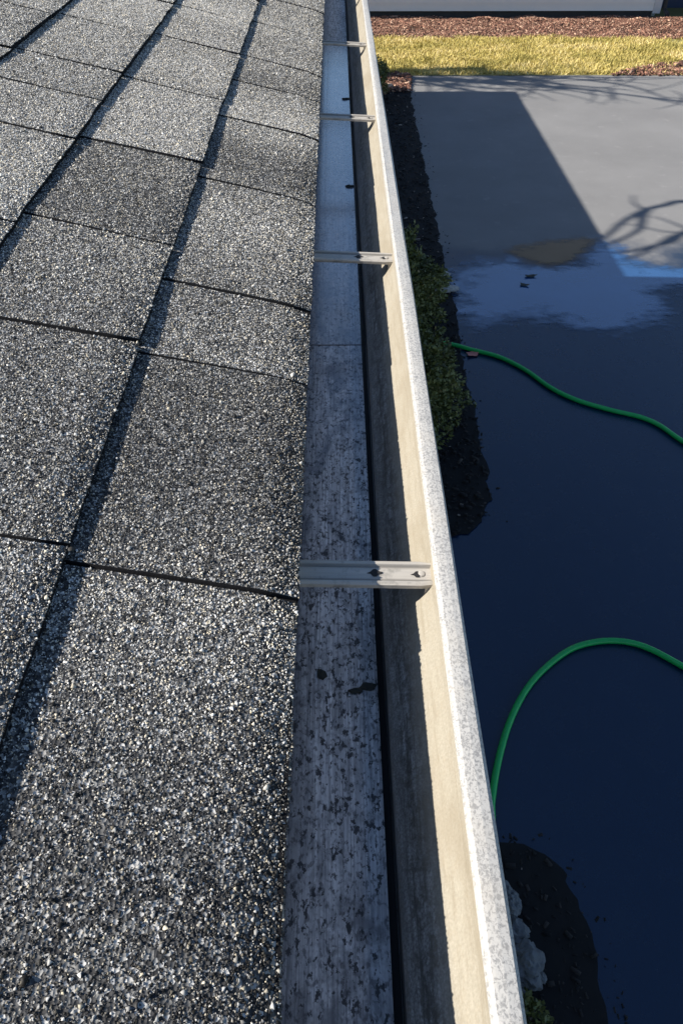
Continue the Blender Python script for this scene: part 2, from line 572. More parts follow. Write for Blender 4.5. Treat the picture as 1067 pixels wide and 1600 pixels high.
grass_field(90000)
chips('mulch', [(-1, 14.1), (9, 14.1), (9, 15.66), (-1, 15.66)], 80000, .006, .019, M['chip'], 'red brown mulch strip below the neighbour house siding',
      zf=lambda x, y: .05 * np.sin((y - 14.1) / 1.56 * np.pi) + .05 * np.array([noise.noise((p * 2.5, q * 3.5, 0)) for p, q in zip(x, y)]))
chips('leaf_litter', [(3.85, 12.0), (4.6, 12.5), (5.4, 12.85), (8, 12.9), (8, 11.98)], 5000, .006, .032, M['chip'],
      'pinkish leaf litter at the right edge of the grass')

# puddle and silt on the driveway
puddle = [(.999, 5.759), (1.079, 5.983), (1.189, 6.195), (1.36, 6.22), (1.536, 6.278), (1.7, 6.16), (1.84, 6.119), (2.0, 6.17), (2.104, 6.189), (2.24, 6.42), (2.36, 6.658), (2.44, 6.5),
          (2.6, 6.2), (2.95, 6.05), (3.4, 5.98), (3.4, 5.8), (2.857, 5.75), (2.655, 5.725), (2.56, 5.5), (2.453, 5.233), (2.257, 5.157), (2.117, 5.092), (1.879, 5.122),
          (1.708, 5.238), (1.368, 5.289), (1.2, 5.22), (1.012, 5.243), (.97, 5.5)]


def film(name, poly, z, margin, cell, mat):
    """a thin film on the driveway; 'depth' is the distance inside its outline"""
    P = np.array([(p.x, p.y) for p in smooth_path([(*p, 0) for p in poly], 5, True)])
    x0, y0 = P.min(0) - margin; x1, y1 = P.max(0) + margin
    nx, ny = int((x1 - x0) / cell), int((y1 - y0) / cell)
    xs = np.linspace(x0, x1, nx + 1); ys = np.linspace(y0, y1, ny + 1)
    X, Y = np.meshgrid(xs, ys)
    Q = np.stack([X.ravel(), Y.ravel()], -1)
    A = P; B = np.roll(P, -1, 0); AB = B - A
    d = np.full(len(Q), 9.0)
    for a, ab in zip(A, AB):
        t = np.clip(((Q - a) @ ab) / max(ab @ ab, 1e-9), 0, 1)
        d = np.minimum(d, np.linalg.norm(Q - a - t[:, None] * ab, axis=1))
    d = np.where(inside(Q[:, 0], Q[:, 1], P), d, -d)
    V = np.concatenate([Q, np.full((len(Q), 1), z)], 1)
    i = np.arange(nx)[None, :] + (nx + 1) * np.arange(ny)[:, None]
    T = np.stack([i, i + 1, i + nx + 2, i + nx + 1], -1).reshape(-1, 4)
    T = T[(d[T] > -margin * .95).all(1)]
    return tag(np_mesh(name, V, T, mat, attrs={'depth': d}), kind='structure')


def m_film(name, col_a, col_b, rough, ior, amp, soft, scale, opac=1.0):
    t = NT(name)
    n1 = t.noise(scale, 6, .68, t.coord((.75, 1.35, 1)))
    n2 = t.noise(2.2, 4, .6)
    dp = t.math('ADD', t.attr('depth'), t.math('MULTIPLY', t.math('SUBTRACT', n1, .5), amp))
    fac = t.math('MULTIPLY', t.step(dp, -soft, soft), opac)
    t.out(t.mix(n2, col_a, col_b), rough, t.bump(n1, .015, .01), IOR=ior)
    tr = t.n('ShaderNodeBsdfTransparent')
    mx = t.n('ShaderNodeMixShader')
    t.l(fac, mx.inputs[0]); t.l(tr.outputs[0], mx.inputs[1]); t.l(t.b.outputs[0], mx.inputs[2])
    t.l(mx.outputs[0], t.t.nodes['Material Output'].inputs[0])
    return t.m


M['water'] = m_film('water film with painted sky', (.015, .06, .16), (.04, .11, .26), .06, 2.5, .85, .16, 4.5)  # blue base paints the mirrored sky into the water
M['tint'] = m_film('brown silt film', (.26, .18, .11), (.36, .25, .155), .9, 1.4, .3, .09, 8, .85)
film('puddle', puddle, .004, .22, .03, M['water'])
film('brown_patch', [(1.564, 6.441), (1.88, 6.595), (2.305, 6.672), (2.345, 6.645), (2.139, 6.336), (1.902, 6.154), (1.794, 6.167), (1.62, 6.278)], .008, .1, .02, M['tint'])  # brown patch at the far edge of the puddle

# ------------------------------------------------------------------ our house: roof, wall, fascia
AL = R(15.0)
US = Vector((-math.cos(AL), 0, math.sin(AL)))
NN = Vector((math.sin(AL), 0, math.cos(AL)))
E0 = Vector((-.0245, 0, CAM_Z - .37))
EXPO = .143
TH = .0054
Y0, YJ, Y1 = -4.0, 5.65, 10.95          # the near eave runs Y0..YJ, beyond it the eave is set back
SJ = 1.34                               # set-back along the slope
SR = 2.35                               # ridge
US_, NN_, E0_ = np.array(US), np.array(NN), np.array(E0)


def roof_pt(s, y, n):
    s = np.asarray(s, float); y = np.asarray(y, float); n = np.asarray(n, float)
    return E0_ + s[..., None] * US_ + (n - TH)[..., None] * NN_ + y[..., None] * np.array([0, 1.0, 0])


house = empty('house', (-1.2, 2, 0))
tag(house, 'house under the camera with grey asphalt shingle roof', 'house')


def hpar(o):
    o.parent = house
    o.matrix_parent_inverse = Matrix.Translation(-Vector(house.location))
    return o


joints = {
    0: [-.02, .306, .541, .667, .925, 1.156, 1.338, 1.485, 1.743, 1.987, 2.2, 2.42],
    1: [.0, .316, .546, .729, .953, 1.207, 1.465, 1.693, 1.9, 2.15, 2.4],
    2: [.1, .3, .50, .70, .928, 1.07, 1.198, 1.419, 1.66, 1.9, 2.2],
    3: [.12, .36, .6, .78, .95, 1.174, 1.382, 1.6, 1.86, 2.1],
}
tones = {0: [.42, .46, .36, .56, .5, .46, .56, .46, .42, .5, .45, .5, .5],
         1: [.5, .52, .46, .5, .34, .72, .58, .66, .55, .6, .5],
         2: [.5, .5, .56, .62, .62, .68, .58, .62, .68, .6, .6],
         3: [.5, .5, .6, .64, .6, .64, .6, .66, .6, .6]}
det_V, det_T, det_tone, det_mi = [], [], [], []
gr_P, gr_tone, gr_hue = [], [], []
nv = 0


def droop(s):
    return -.004 * np.clip(1 - s / .035, 0, 1) ** 2


def add_tab(course, ya, yb, tone, raised, detailed, la=0.0, lb=0.0):
    """one shingle tab: a wedge, thick at its butt, thin where the next course laps it"""
    global nv
    s0 = course * EXPO + (random.uniform(-.0012, .0012) if course else 0)
    s1 = (course + 1) * EXPO + .012
    gap = .0011
    ya += gap; yb -= gap
    thk = TH + (.0010 if raised else 0)
    tilt = random.uniform(.0008, .0017) if detailed else .0015   # the near end of every tab stands a little proud
    if detailed:
        ns, ny = 6, max(3, int((yb - ya) / .012))
    else:
        ns, ny = 1, 1
    ss = np.linspace(0, 1, ns + 1)
    yy = np.linspace(ya, yb, ny + 1)
    Sg, Yg = np.meshgrid(ss, yy, indexing='ij')
    jag = np.zeros(ny + 1)
    if detailed:
        jag = np.array([noise.noise((y * 22, course * 3.3, 0)) * .0016 + noise.noise((y * 170, course, 1)) * .0011 for y in yy])
    S_ = s0 + Sg * (s1 - s0) + (1 - Sg) * jag[None, :]
    wav = np.zeros_like(S_)
    if detailed:
        for i in range(ns + 1):
            for j in range(ny + 1):
                wav[i, j] = noise.noise((S_[i, j] * 7, Yg[i, j] * 5, course * 1.7)) * .0011
    prof = lambda f: tilt * np.exp(-np.clip(f, 0, 1) * (yb - ya) / .075)
    off = thk * (1 - (S_ - s0) / EXPO) + wav + prof((Yg - ya) / (yb - ya))
    if course == 0: off = off + droop(S_)
    Fy = (Yg - ya) / (yb - ya)
    Yl = Yg + (Sg - .5) * (la * (1 - Fy) + lb * Fy) + .004 * np.sin(Sg * 3.1) * 0
    top = roof_pt(S_, Yl, off).reshape(-1, 3)
    bot = roof_pt(S_, Yl, off - thk - .0035).reshape(-1, 3)
    k = (ny + 1)
    n = len(top)
    idx = lambda i, j: i * k + j
    T = []
    for i in range(ns):
        for j in range(ny):
            T.append((idx(i, j), idx(i, j + 1), idx(i + 1, j + 1), idx(i + 1, j)))
    for j in range(ny):
        T.append((idx(0, j), n + idx(0, j), n + idx(0, j + 1), idx(0, j + 1)))
    for i in range(ns):
        T.append((idx(i, 0), idx(i + 1, 0), n + idx(i + 1, 0), n + idx(i, 0)))
        T.append((idx(i, ny), n + idx(i, ny), n + idx(i + 1, ny), idx(i + 1, ny)))
    det_V.append(np.concatenate([top, bot])); det_T.append(np.array(T, np.int64) + nv)
    det_mi.append(np.array([0] * (ns * ny) + [1] * (len(T) - ns * ny)))
    det_tone.append(np.full(2 * n, tone)); nv += 2 * n
    if detailed:
        # loose looking stone granules bedded in the top and the butt
        dens = 780000
        m = int((yb - ya) * EXPO * dens)
        gs = rng.uniform(-.002 if False else 0, 1.0, m) * EXPO / (s1 - s0); gy = rng.uniform(0, 1, m) * (1 - .0010 / (yb - ya)) + .0005 / (yb - ya)
        s_ = s0 + gs * (s1 - s0) + (1 - gs) * np.interp(ya + gy * (yb - ya), yy, jag)
        y_ = ya + gy * (yb - ya)
        w_ = np.zeros(m)
        fi = gs * ns; fj = gy * ny
        i0 = np.clip(fi.astype(int), 0, ns - 1); j0 = np.clip(fj.astype(int), 0, ny - 1)
        u = fi - i0; v = fj - j0
        w_ = (wav[i0, j0] * (1 - u) + wav[i0 + 1, j0] * u) * (1 - v) + (wav[i0, j0 + 1] * (1 - u) + wav[i0 + 1, j0 + 1] * u) * v
        o_ = thk * (1 - (s_ - s0) / EXPO) + w_ + prof((y_ - ya) / (yb - ya))
        if course == 0: o_ = o_ + droop(s_)
        y_ = y_ + (gs - .5) * (la + (lb - la) * (y_ - ya) / (yb - ya))
        # visible wedge only (inside the picture with a wide margin)
        P = roof_pt(s_, y_, o_ + .0001)
        # colour blends: soft bands across the tab
        b = np.array([0.0])
        ban = np.interp(y_, yy, [noise.noise((y * 5.5, course * 9.1, 4)) for y in yy]) * .42
        tt = tone + ban - .04 + .03 * min(course, 2) + .24 * np.clip(y_, 0, 1.3)  # last term lightens far granules, painting in the brighter grazing view
        pick = rng.uniform(0, 1, m) + (tt - .5) * .75
        dark = rng.uniform(0, 1, m) < .12
        tn = np.clip(np.where(dark, pick * .35, pick * .92), 0.0, 1.0) + rng.normal(0, .05, m)
        gr_P.append(P); gr_tone.append(np.clip(tn, 0, 1)); gr_hue.append((rng.uniform(0, 1, m) < .4) * rng.uniform(.2, .9, m))
        # butt face
        mb = int((yb - ya) * thk * dens * (.8 if course == 0 else .12))
        yb_ = rng.uniform(ya, yb, mb); nb = rng.uniform(-.002, thk * .95, mb)
        Pb = roof_pt(s0 + np.interp(yb_, yy, jag) - .0002, yb_, nb + (droop(np.zeros(mb)) if course == 0 else 0))
        gr_P.append(Pb); gr_tone.append(np.clip(rng.normal(.2, .15, mb), 0, 1)); gr_hue.append(np.zeros(mb))


NC = int(SR / EXPO) + 1
for c in range(NC):
    start = Y0
    end = YJ if (c + .5) * EXPO < SJ else Y1
    near = joints.get(c)
    det = c < 6
    ys = []
    if near:
        y = near[0]
        pre = []
        while y > Y0 + .12:
            y -= random.uniform(.14, .28); pre.append(max(y, Y0))
        ys = pre[::-1] + near
        if ys[0] > Y0: ys.insert(0, Y0)
    else:
        ys = [Y0]
    while ys[-1] < end - .12:
        ys.append(min(end, ys[-1] + random.uniform(.14, .28)))
    ys[-1] = end
    npre = len(ys) - len(near) if near else 0
    lean = [random.uniform(-.005, .005) for _ in ys]
    for i in range(len(ys) - 1):
        ya, yb = ys[i], ys[i + 1]
        tone = random.uniform(.38, .68)
        if near and ya in near:
            tone = tones[c][min(near.index(ya) + 1, len(tones[c]) - 1)]
        add_tab(c, ya, yb, tone, i % 2 == 0, det and yb > -.12 and ya < 2.5, lean[i], lean[i + 1])

roof = np_mesh('roof', np.concatenate(det_V), np.concatenate(det_T), [M['shingle'], M['bitumen']], attrs={'tone': np.concatenate(det_tone)})
roof.data.polygons.foreach_set('material_index', np.concatenate(det_mi).astype(np.int32))
hpar(roof)


def granules():
    P = np.concatenate(gr_P); tone = np.concatenate(gr_tone); hue = np.concatenate(gr_hue)
    # keep what lies within a metre and a bit of the picture's wedge of roof
    keep = (P[:, 0] > -.14 - .36 * np.clip(P[:, 1] + .12, 0, 2.5)) & (P[:, 1] > -.09)
    P, tone, hue = P[keep], tone[keep], hue[keep]
    n = len(P)
    base = np.array([[1, 0, 0], [-.35, .9, 0], [-.6, -.8, 0], [.15, .1, 1], [.35, -.45, .62], [-.45, .25, .7]], float)
    q = np.array([[0, 1, 3], [1, 5, 3], [2, 4, 3], [2, 3, 5], [1, 2, 5], [0, 3, 4], [0, 4, 2]])
    r = rng.lognormal(math.log(.00058), .36, n)
    hgt = r * rng.uniform(.55, 1.35, n)
    a = rng.uniform(0, 2 * np.pi, n); ca, sa = np.cos(a)[:, None], np.sin(a)[:, None]
    el = rng.uniform(.7, 1.3, n)[:, None]
    jit = 1 + rng.normal(0, .18, (n, 6, 3))
    B = base[None] * jit
    lx = (B[:, :, 0] * ca - B[:, :, 1] * sa * el) * r[:, None]
    ly = (B[:, :, 0] * sa + B[:, :, 1] * ca * el) * r[:, None]
    tl = rng.normal(0, .35, (n, 2))
    lz = B[:, :, 2] * hgt[:, None] + lx * tl[:, :1] + ly * tl[:, 1:] - .0002
    V = P[:, None, :] + lx[..., None] * (-US_) + ly[..., None] * np.array([0, 1.0, 0]) + lz[..., None] * NN_
    T = (q[None] + 6 * np.arange(n)[:, None, None]).reshape(-1, 3)
    o = np_mesh('granules', V.reshape(-1, 3), T, M['gran'], attrs={'tone': np.repeat(tone, 6), 'hue': np.repeat(hue, 6)})
    o.parent = roof
    o['kind'] = 'stuff'
    print('granules', n)


granules()

# roof deck, back slope, ridge, soffit, walls
def solid(name, pts, dz, mat, parent=None):
    """a prism from a list of (x, z) swept between two y values"""
    prof, ya, yb = pts
    bm = bmesh.new()
    A = [bm.verts.new((x, ya, z)) for x, z in prof]
    B = [bm.verts.new((x, yb, z)) for x, z in prof]
    bm.faces.new(A); bm.faces.new(B[::-1])
    for i in range(len(prof)):
        j = (i + 1) % len(prof)
        bm.faces.new((A[i], A[j], B[j], B[i]))
    return hpar(obj(name, bm, mat))


def rp(s, n):
    p = E0 + US * s + NN * (n - TH)
    return (p.x, p.z)


RX, RZ = rp(SR, 0)
solid('roof_deck', ([rp(.012, -.0098), rp(SR, -.0098), rp(SR, -.03), rp(.012, -.03)], Y0 + .01, YJ - .01), 0, M['bitumen'])
solid('roof_deck', ([rp(SJ + .012, -.0098), rp(SR, -.0099), rp(SR, -.0305), rp(SJ + .012, -.03)], YJ + .002, Y1 - .01), 0, M['found'])
bx, bz = RX - SR * math.cos(AL), RZ - SR * math.sin(AL)
solid('back_roof', ([(RX, RZ + .004), (RX, RZ - .03), (bx, bz - .03), (bx, bz + .004)], Y0, Y1), 0, M['shingle'])
# drip edge just under the first course
solid('starter_strip', ([rp(.0010, TH - .0034), rp(.05, TH * .65 - .0035), rp(.141, -.0032), rp(.141, -.0095), rp(.0010, -.0045)], Y0 + .005, YJ - .005), 0, M['bitumen'])
solid('drip_edge', ([(-.0335, CAM_Z - .388), (-.0335, CAM_Z - .418), (-.0350, CAM_Z - .418), (-.0350, CAM_Z - .388)], Y0, YJ), 0, M['trim'])
fx = -.0525
solid('fascia', ([(fx, CAM_Z - .395), (fx - .02, CAM_Z - .395), (fx - .02, CAM_Z - .53), (fx, CAM_Z - .53)], Y0, YJ), 0, M['fascia'])
jx, jz = rp(SJ, -.03)
solid('fascia', ([(jx - .02, jz - .01), (jx - .04, jz - .01), (jx - .04, jz - .14), (jx - .02, jz - .14)], YJ, Y1), 0, M['fascia'])
WX = -.42
solid('soffit', ([(fx - .021, CAM_Z - .515), (WX, CAM_Z - .515), (WX, CAM_Z - .528), (fx - .021, CAM_Z - .528)], Y0, YJ), 0, M['trim'])


def siding(name, x, ya, yb, z0, z1, mat, course=.115, out=1):
    """lapped boards on a wall facing +X"""
    bm = bmesh.new()
    n = int((z1 - z0) / course)
    for i in range(n):
        a = z0 + i * course; b = min(z1, a + course)
        for p in ((x, x + .012), ):
            v = [bm.verts.new((p[1], ya, a)), bm.verts.new((p[1], yb, a)), bm.verts.new((p[0] + .002, yb, b)), bm.verts.new((p[0] + .002, ya, b)),
                 bm.verts.new((p[0] - .1, ya, a)), bm.verts.new((p[0] - .1, yb, a)), bm.verts.new((p[0] - .1, yb, b)), bm.verts.new((p[0] - .1, ya, b))]
            for q in ((0, 1, 2, 3), (7, 6, 5, 4), (0, 4, 5, 1), (3, 2, 6, 7), (0, 3, 7, 4), (1, 5, 6, 2)):
                bm.faces.new([v[k] for k in q])
    return obj(name, bm, mat)


hpar(siding('wall', WX, Y0 + .2, YJ - .2, .02, CAM_Z - .52, M['siding2']))
jw = jx - .35
hpar(siding('wall', jw, YJ - .2, Y1 - .2, .02, CAM_Z - .30, M['siding2']))
bm = bmesh.new(); box(bm, bx + .3, jw - .1, Y0 + .2, Y1 - .2, .02, 2.55)
hpar(obj('wall', bm, M['siding2']))
bm = bmesh.new(); box(bm, jw - .1, WX - .1, Y0 + .2, YJ - .21, .02, 2.45)
hpar(obj('wall', bm, M['siding2']))

# ------------------------------------------------------------------ gutter
gutter = empty('gutter', (.02, 2, CAM_Z - .5))
tag(gutter, 'white aluminium rain gutter, dirty inside, hung along the edge of the shingle roof', 'gutter')


def gpar(o, par=None):
    o.parent = gutter
    o.matrix_parent_inverse = Matrix.Translation(-Vector(gutter.location))
    return o


GY0, GY1 = Y0 + .02, YJ - .02
Z = lambda h: CAM_Z - h
ysamp = sorted(set([GY0] + list(np.arange(-.6, 2.7, .035)) + list(np.arange(2.7, GY1, .4)) + [GY1]))


def wob(y, k, a):
    return noise.noise((y * 2.3, k * 7.1, .3)) * a + noise.noise((y * 7.0, k * 3.1, 1.3)) * a * .35


def sheet(name, prof, thick, mat, wobble=.0006, k=0, facemat=None):
    """prof: open polyline of (x, h); thickness to its right-hand side; swept along y"""
    n = len(prof)
    nor = []
    for i in range(n):
        a = Vector(prof[max(i - 1, 0)]); b = Vector(prof[min(i + 1, n - 1)])
        d = (b - a).normalized()
        nor.append(Vector((-d.y, d.x)))
    bm = bmesh.new()
    rings = []
    for y in ysamp:
        ring = []
        for side in (0, 1):
            seq = range(n) if side == 0 else range(n - 1, -1, -1)
            for i in seq:
                p = Vector(prof[i]) + nor[i] * thick * side
                ring.append(bm.verts.new((p.x + wob(y, k + i * .07, wobble), y, Z(p.y) + wob(y, k + 5 + i * .07, wobble))))
        rings.append(ring)
    m = 2 * n
    for r0, r1 in zip(rings, rings[1:]):
        for i in range(m):
            f = bm.faces.new((r0[i], r0[(i + 1) % m], r1[(i + 1) % m], r1[i]))
            if facemat: f.material_index = facemat(i)
    bm.faces.new(rings[0]); bm.faces.new(rings[-1][::-1])
    return gpar(obj(name, bm, mat))


# floor and back in one part, the front ogee a second, the rolled lip a third
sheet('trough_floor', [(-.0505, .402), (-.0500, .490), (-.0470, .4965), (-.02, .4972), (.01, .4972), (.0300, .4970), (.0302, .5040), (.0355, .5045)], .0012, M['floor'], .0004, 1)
front_prof = [(.0356, .5040), (.0352, .4900), (.0350, .480), (.0354, .4715), (.0374, .4655), (.042, .4590), (.048, .4500), (.054, .4420), (.0600, .4340), (.0648, .4262), (.0680, .4190), (.0702, .4110)]
sheet('trough_front', front_prof, .0012, M['front'], .0009, 2)
lip_prof = [(.0706, .4150), (.0704, .4105), (.0709, .4086), (.0722, .4078), (.0740, .4080), (.0785, .4085), (.0832, .4092), (.0846, .4112), (.0849, .4200), (.0845, .4300), (.0815, .4400), (.076, .4520), (.066, .4650), (.058, .4760), (.0545, .4860), (.0535, .5060)]
sheet('gutter_lip', lip_prof, -.0012, M['lip'], .0009, 2)
# bottom pan closing the outside, and end caps
sheet('bottom_pan', [(-.0500, .5065), (.0525, .5065)], .0012, M['trim'], .0002, 4)
for yy_ in (GY0 - .0015, GY1):
    bm = bmesh.new()
    pr = [(-.052, .402), (-.052, .508), (.0525, .508), (.0545, .486), (.066, .465), (.0815, .44), (.0848, .42), (.084, .409), (.0705, .409)]
    A = [bm.verts.new((x, yy_, Z(h))) for x, h in pr]; B = [bm.verts.new((x, yy_ + .0015, Z(h))) for x, h in pr]
    bm.faces.new(A); bm.faces.new(B[::-1])
    for i in range(len(pr)): bm.faces.new((A[i], A[(i + 1) % len(pr)], B[(i + 1) % len(pr)], B[i]))
    gpar(obj('end_cap', bm, M['trim']))
# lapped seam in the floor
bm = bmesh.new(); box(bm, -.046, .0295, .8090, .8104, Z(.4971), Z(.4964), .0002)
gpar(obj('seam', bm, M['sealant']))


def hanger_mesh():
    """ribbed bar along x; cross-section in y"""
    prof = [(-.0118, -.0030), (-.0118, .0004), (-.0100, .0016), (-.0082, .0012), (-.0068, -.0004), (-.0030, -.0002), (.0000, .0002), (.0030, -.0002), (.0066, -.0004), (.0082, .0014), (.0100, .0018), (.0118, .0002), (.0118, -.0030)]
    xs = [-.051, -.046, -.03, 0, .03, .0600, .0660, .0700]
    bm = bmesh.new()
    rings = []
    for x in xs:
        w = 1.0 if x < .061 else (1 - (x - .060) / .010 * .12)
        h = .4125 + (x + .05) / .12 * .0060
        top = [bm.verts.new((x, y * w, Z(h) + z)) for y, z in prof]
        bot = [bm.verts.new((x, y * w, Z(h) + (z - .0016 if 0 < i < len(prof) - 1 else z + .0002))) for i, (y, z) in enumerate(prof)]
        rings.append(top + bot[::-1])
    m = len(rings[0])
    for a, b in zip(rings, rings[1:]):
        for i in range(m): bm.faces.new((a[i], a[(i + 1) % m], b[(i + 1) % m], b[i]))
    bm.faces.new(rings[0]); bm.faces.new(rings[-1][::-1])
    return bm


def hole_mesh(x, y, s=1.0):
    bm = bmesh.new()
    pts = [(-.0062, -.0006), (-.003, -.0012), (-.0014, -.0034), (.001, -.0036), (.0026, -.0016), (.0052, -.0010), (.0058, .0003), (.003, .0012), (.0008, .0036), (-.0012, .0032), (-.003, .0010)]
    vs = [bm.verts.new((x + p[0] * s, y + p[1] * s, 0)) for p in pts]
    f = bm.faces.new(vs)
    r = bmesh.ops.extrude_face_region(bm, geom=[f])
    for g in r['geom']:
        if isinstance(g, bmesh.types.BMVert): g.co.z += .0004
    return bm


def dup(o, parent, dy):
    c = o.copy(); COL.objects.link(c); c.parent = parent
    return c


HY = [-.155, .3654, .880, 1.4134, 1.923, 2.44, 2.96, 3.48, 4.0, 4.52, 5.04]
proto = None
for i, y in enumerate(HY):
    if proto is None:
        h0 = obj('hanger', hanger_mesh(), M['hanger'])
        h0.location = (0, y, 0)
        gpar(h0)
        s1 = obj('screw_hole', hole_mesh(0, 0), M['dark'], h0); s1.location = (.0265, .0002, Z(.4166) + .0004)
        s2b = bmesh.new()
        bmesh.ops.create_uvsphere(s2b, u_segments=14, v_segments=8, radius=.0032)
        for v in s2b.verts: v.co.z *= .35
        s2 = obj('rivet', s2b, M['hanger'], h0, True); s2.location = (.0605, 0, Z(.4182) + .0001)
        s2c = obj('screw_hole', hole_mesh(0, 0, .8), M['dark'], h0); s2c.location = (.0575, -.0008, Z(.4180) + .0003)
        b = bmesh.new(); box(b, .0625, .0675, -.0105, -.0075, Z(.4295), Z(.4192), .0004)
        s3 = obj('front_clip', b, M['hanger'], h0)
        proto = (h0, [s1, s2, s2c, s3])
    else:
        h = proto[0].copy(); COL.objects.link(h)
        h.location = (random.uniform(-.0008, .0006), y, random.uniform(-.0006, .0008))
        h.rotation_euler = (0, 0, R(random.uniform(-1.4, 1.4)))
        for c in proto[1]:
            k = c.copy(); COL.objects.link(k); k.parent = h


# leaves and wet debris lying in the gutter
def crumple(name, loc, size, mat, label, cat, flat=.25, sub=2, seed=0, group=None, stretch=(1, 1)):
    bm = bmesh.new()
    bmesh.ops.create_icosphere(bm, subdivisions=sub, radius=1)
    for v in bm.verts:
        d = 1 + .45 * noise.noise(v.co * 1.7 + Vector((seed, 0, 0))) + .25 * noise.noise(v.co * 4 + Vector((seed, 3, 0)))
        v.co = Vector((v.co.x * d * size * stretch[0], v.co.y * d * size * stretch[1], v.co.z * d * size * flat))
    o = obj(name, bm, mat)
    o.location = loc
    return tag(o, label, cat, group)


def leaf(loc, size, mat, label, rot=0.0, curl=.35, seed=0, lobes=5, aspect=.6):
    """a flat lobed leaf, curled and a fraction of a millimetre thick"""
    bm = bmesh.new()
    c = bm.verts.new((0, 0, curl * size * .1))
    ring = []
    N = 34
    for i in range(N):
        a = 2 * math.pi * i / N
        r = size * (.62 + .30 * abs(math.cos(a * lobes / 2)) + .22 * noise.noise(Vector((math.cos(a) * 2, math.sin(a) * 2, seed))))
        x, y = r * math.cos(a), r * math.sin(a) * aspect
        ring.append(bm.verts.new((x, y, curl * (x * x - y * y * .4) / size + size * .08 * noise.noise(Vector((x / size * 2, y / size * 2, seed + 4))))))
    for i in range(N): bm.faces.new((c, ring[i], ring[(i + 1) % N]))
    r = bmesh.ops.extrude_face_region(bm, geom=bm.faces[:])
    for g in r['geom']:
        if isinstance(g, bmesh.types.BMVert): g.co.z += .0008
    o = obj('leaf', bm, mat)
    o.location = loc
    o.rotation_euler = (0, 0, rot)
    return tag(o, label, 'leaf')


fl = Z(.4972)
crumple('leaf', (.0215, 1.811, fl + .0012), .0095, M['leafdark'], 'dark leaf in the gutter between the two farther hangers', 'leaf', .16, 3, 3, None, (1, .42))
crumple('leaf', (.0235, 1.315, fl + .0014), .0085, M['leafdark'], 'small dark curled leaf in the wet gutter beside the third hanger', 'leaf', .2, 3, 9, None, (.9, .5))
crumple('debris', (.0225, .322, fl + .001), .0055, M['leafdark'], 'black wet debris clump in the gutter by the near groove', 'debris', .25, 2, 5, None, (1.1, .7))
crumple('debris', (.0125, .318, fl + .001), .0045, M['leafdark'], 'smaller black debris clump mid floor of the near gutter', 'debris', .25, 2, 15, None, (1.2, .6))
crumple('debris', (-.0130, .333, fl + .001), .0048, M['leafdark'], 'black debris clump in the gutter beside the shingle edge', 'debris', .25, 2, 25, None, (.8, 1))

# ------------------------------------------------------------------ hose
hp = [(-.30, .90, .5), (-.1, .95, .3), (.25, .98, .03), (.45, 1.08, .022), (.592, 1.265, .016), (.622, 1.395, .016), (.674, 1.563, .016), (.751, 1.744, .016), (.851, 1.906, .016), (.963, 2.027, .016), (1.107, 2.134, .016), (1.241, 2.178, .016), (1.365, 2.181, .016),
      (1.478, 2.143, .016), (1.617, 2.033, .016), (1.9, 1.78, .016), (2.3, 1.65, .016), (2.8, 1.9, .016), (3.0, 2.6, .016), (2.75, 3.15, .016), (2.4, 3.45, .016),
      (2.176, 3.713, .016), (2.078, 3.878, .016), (1.98, 3.968, .016), (1.792, 4.053, .016), (1.606, 4.162, .016), (1.463, 4.305, .016), (1.327, 4.526, .016), (1.172, 4.692, .016), (.977, 4.796, .016), (.821, 4.867, .02), (.5, 4.92, .03), (.2, 4.95, .03)]
bm = bmesh.new(); tube(bm, smooth_path(hp, 8), .0150, 12)
tag(obj('garden_hose', bm, M['hose'], None, True), 'green garden hose winding over the dark driveway', 'hose')

# ------------------------------------------------------------------ shrubs
def shrub(cx, cy, rx, ry, hz, n, label, seed, leaf=.027):
    root = empty('evergreen_shrub', (cx, cy, 0))
    tag(root, label, 'shrub')
    g = np.random.default_rng(seed)
    th = g.uniform(0, 2 * np.pi, n); u = g.uniform(-.25, 1, n); rad = g.uniform(.45, 1, n) ** .45
    q = np.sqrt(np.clip(1 - u * u, 0, 1))
    d = np.stack([q * np.cos(th), q * np.sin(th), u], -1)
    lump = np.array([1 + .30 * noise.noise(Vector(v) * 2.3 + Vector((seed, 0, 0))) + .2 * noise.noise(Vector(v) * 6 + Vector((seed, 5, 0))) for v in d])
    p = d * (rad * lump)[:, None] * np.array([rx, ry, hz * .62]) + np.array([0, 0, hz * .42])
    gap = np.array([noise.noise(Vector(v) * 9) for v in p]) > -.28
    k = gap & (p[:, 2] > .02)
    p = p[k]; d = d[k]; n = len(p)
    A = g.normal(0, 1, (n, 3)) + d * .9; A /= np.linalg.norm(A, axis=1)[:, None]
    B = np.cross(A, g.normal(0, 1, (n, 3))); B /= np.linalg.norm(B, axis=1)[:, None]
    L = g.uniform(.6, 1.4, n)[:, None] * leaf; W = L * .32
    V = np.stack([p, p + A * L * .5 + B * W, p + A * L, p + A * L * .5 - B * W], 1).reshape(-1, 3)
    T = np.arange(4 * n).reshape(-1, 4)
    clump = np.array([noise.noise(Vector(v) * 7) for v in p])
    tone = np.clip(g.normal(.45, .18, n) + clump * .5, 0, 1)
    o = np_mesh('foliage', V, T, M['needle'], root, {'tone': np.repeat(tone, 4)})
    bm = bmesh.new()
    for i in range(7):
        a = i * 2 * math.pi / 7
        tube(bm, smooth_path([(0, 0, 0), (.25 * rx * math.cos(a), .25 * ry * math.sin(a), hz * .3), (.6 * rx * math.cos(a), .6 * ry * math.sin(a), hz * .62)], 4), .009, 6)
    obj('stem', bm, M['bark'], root)
    return root


